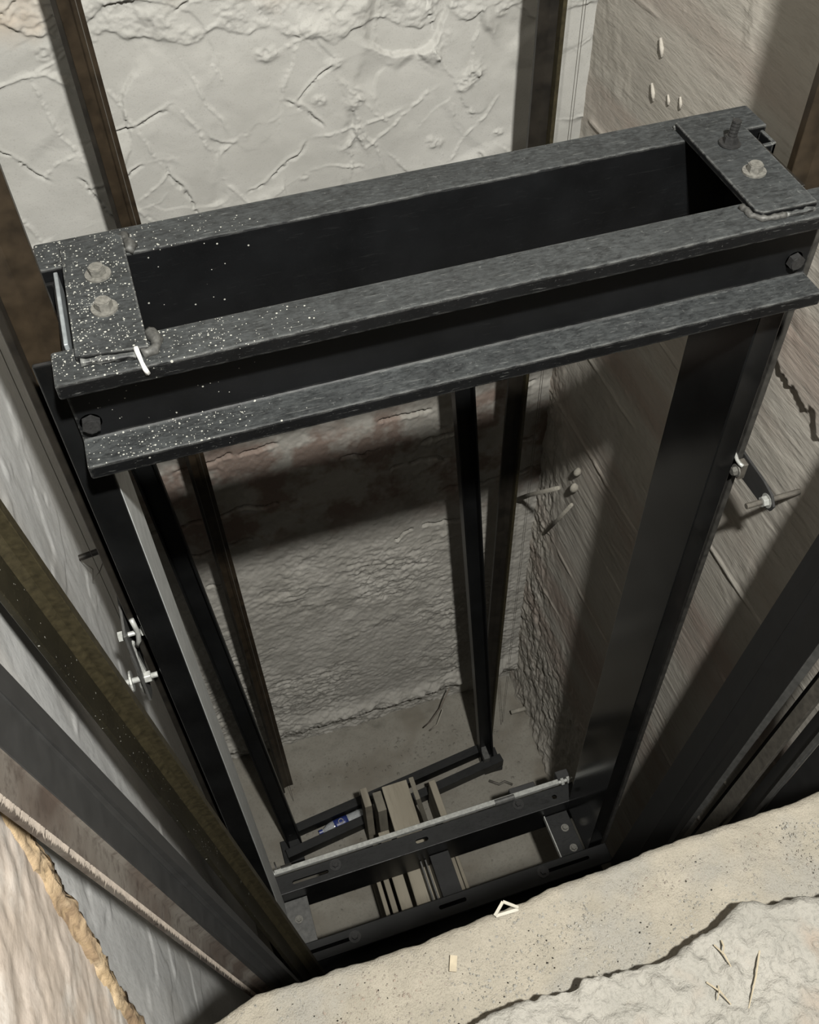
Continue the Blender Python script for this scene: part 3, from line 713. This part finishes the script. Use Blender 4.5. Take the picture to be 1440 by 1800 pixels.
def fray(bm):
    a, b = E_[3]; r = random.Random(3); n = (b-a)
    side = Vector((-.2, -1, -.25)).normalized()
    for k in range(2600):
        t = r.random(); p = a+n*t; l = r.uniform(.0012, .0038)*(2.2 if r.random() < .05 else 1)
        q = p+side*l+Vector((r.uniform(-.4, .4), r.uniform(-.3, .3), r.uniform(-.6, .2)))*l
        w = n.normalized()*.0007
        v = [bm.verts.new(p-w-side*.004), bm.verts.new(p+w-side*.004), bm.verts.new(q), bm.verts.new(p-side*.004+Vector((.0015, 0, 0)))]
        bm.faces.new((v[0], v[1], v[2])); bm.faces.new((v[1], v[3], v[2])); bm.faces.new((v[3], v[0], v[2]))
fr = part('frayed_edge', fray, M_fuzz, lp); fr['kind'] = 'stuff'; fr['label'] = 'pale frayed bristles along the edge'

# ------------------------------------------------------------------ leaning profiles, near right
def rprof(label, rows, t0=.45, t1=.45):
    o = empty('steel_profile', (1.3, rows[0][1][1][1], ZF+.5), label, 'profile', 'dark profiles leaning by the right wall')
    for nm, (a0, b0), (a1, b1), th, m in rows_iter(rows):
        A0, B0 = ext(a0, b0, t0, t1); A1, B1 = ext(a1, b1, t0, t1)
        n = (A1-A0).cross(B0-A0).normalized()
        if n.x < 0: n = -n
        bm = bmesh.new(); loft(bm, [A0, A1, A1+n*th, A0+n*th], [B0, B1, B1+n*th, B0+n*th]); bmesh.ops.recalc_face_normals(bm, faces=bm.faces); bevel(bm, .001, 1)
        put(from_bm(nm, bm, m), o)
    return o
def rows_iter(rows):
    for nm, e0, e1, th, m in rows: yield nm, e0, e1, th, m
h = [((1.310, -.123, -.699), (1.290, .005, -2.288)), ((1.300, -.178, -.772), (1.280, -.074, -2.362)), ((1.280, -.268, -.881), (1.280, -.169, -2.166)), ((1.290, -.279, -.931), (1.290, -.180, -2.147)),
     ((1.290, -.301, -.972), (1.290, -.213, -2.050)), ((1.290, -.327, -1.020), (1.290, -.274, -1.805)), ((1.290, -.368, -1.096), (1.290, -.339, -1.579)), ((1.290, -.379, -1.116), (1.290, -.352, -1.549)), ((1.290, -.446, -1.241), (1.290, -.421, -1.375))]
h = [tuple(tuple(CP+(Vector(q)-CP)*.925) for q in e) for e in h]
rprof('wide black profile with an edge coloured grey as if lit, leaning farthest from the landing', [('back_fold', h[0], h[1], .010, M_blackr), ('web', h[1], h[2], .010, M_blackr), ('painted_lit_edge', h[2], h[3], .012, M_grey)])  # light on the black profile's edge is put into its grey colour
def sh(e, dx): return tuple((x+dx, y, z) for x, y, z in e)
rprof('tan dusty rail leaning second from the landing', [('face', h[4], h[5], .012, M_tan), ('side_fold', sh(h[3], .028), sh(h[4], .020), .006, M_blackr)])
h5b = tuple((x+.02, y-.004, z) for x, y, z in h[5])
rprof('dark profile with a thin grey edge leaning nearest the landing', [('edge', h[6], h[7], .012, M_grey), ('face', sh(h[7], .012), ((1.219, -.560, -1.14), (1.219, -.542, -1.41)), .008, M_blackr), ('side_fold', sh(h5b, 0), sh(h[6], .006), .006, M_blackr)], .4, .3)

# ------------------------------------------------------------------ litter on the landing
def straw(label, a, b, r=.0013):
    bm = bmesh.new(); A, B = Vector(a), Vector(b); m = A.lerp(B, .5)+Vector((.002, .001, .003)); tube(bm, [A, m, B], [r, r, r*.6], 6)
    return tag(from_bm('straw', bm, M_straw), label, 'straw', 'straws on the pale screed')
ZS = ZL+.062
straw('longest straw lying on the pale screed at lower right', (.706, -.825, ZS), (.656, -.883, ZS))
straw('straw forming the left leg of a small fork on the screed', (.652, -.800, ZS+.001), (.660, -.833, ZS))
straw('short straw forming the right leg of a small fork on the screed', (.664, -.798, ZS+.001), (.657, -.815, ZS))
straw('nearest straw on the screed crossed by a twig', (.620, -.838, ZS), (.637, -.872, ZS))
straw('tiny twig across the nearest straw', (.632, -.847, ZS+.002), (.622, -.862, ZS+.001), .001)
bm = bmesh.new()
for A, B in (((.396, -.657, ZL+.005), (.413, -.644, ZL+.011)), ((.413, -.644, ZL+.011), (.432, -.657, ZL+.005)), ((.397, -.658, ZL+.005), (.431, -.659, ZL+.004))):
    beam(bm, rect(-.0022, .0022, -.0007, .0007), A, B, (0, 1, 0))
tag(from_bm('plastic_scrap', bm, M_plas), 'triangular off-white plastic scrap on the edge of the landing', 'scrap')
bm = bmesh.new(); beam(bm, rect(-.005, .005, -.002, .002), (.314, -.709, ZL+.006), (.322, -.690, ZL+.008), (1, 0, 0)); bevel(bm, .0006, 1)
tag(from_bm('wood_chip', bm, M_straw), 'small pale wood chip on the sandy landing edge', 'chip')

def grit(name, n, fx, rmin, rmax, m, label, seed):
    r = random.Random(seed); V = []; Fc = []
    base = [(1, 0, 0), (-1, 0, 0), (0, 1, 0), (0, -1, 0), (0, 0, 1), (0, 0, -1)]; T = [(0, 2, 4), (2, 1, 4), (1, 3, 4), (3, 0, 4), (2, 0, 5), (1, 2, 5), (3, 1, 5), (0, 3, 5)]
    for k in range(n):
        x, y, z = fx(r); s = rmin+(rmax-rmin)*r.random()**3; o = len(V); a = r.uniform(0, 6.28); c_, s_ = math.cos(a), math.sin(a)
        q = [s*r.uniform(.6, 1.3), s*r.uniform(.5, 1.1), s*r.uniform(.4, .8)]
        for bx, by, bz in base:
            px, py, pz = bx*q[0], by*q[1], bz*q[2]; V.append((x+px*c_-py*s_, y+px*s_+py*c_, z+pz))
        Fc += [tuple(o+i for i in t) for t in T]
    me = bpy.data.meshes.new(name); me.from_pydata(V, [], Fc); me.update()
    return tag(link(name, me, m), label, 'grit', None, 'stuff')
grit('grit', 4200, lambda r: (r.uniform(.0, 1.0), -.665-.115*r.random(), ZL+.0012), .0003, .0028, M_screed, 'loose pale grit scattered over the sandy landing edge', 3)
grit('crumbs', 420, lambda r: (r.uniform(.0, 1.0), -.665-.115*r.random()**.8, ZL+.0012), .0003, .0018, M_railk, 'dark crumbs scattered over the sandy landing edge', 5)
grit('rubble', 500, lambda r: (r.uniform(.1, 1.3), r.choice((r.uniform(.35, 1.1), r.uniform(.95, 1.16))), ZF+.006), .002, .012, M_pit, 'small rubble crumbs on the pit floor', 8)
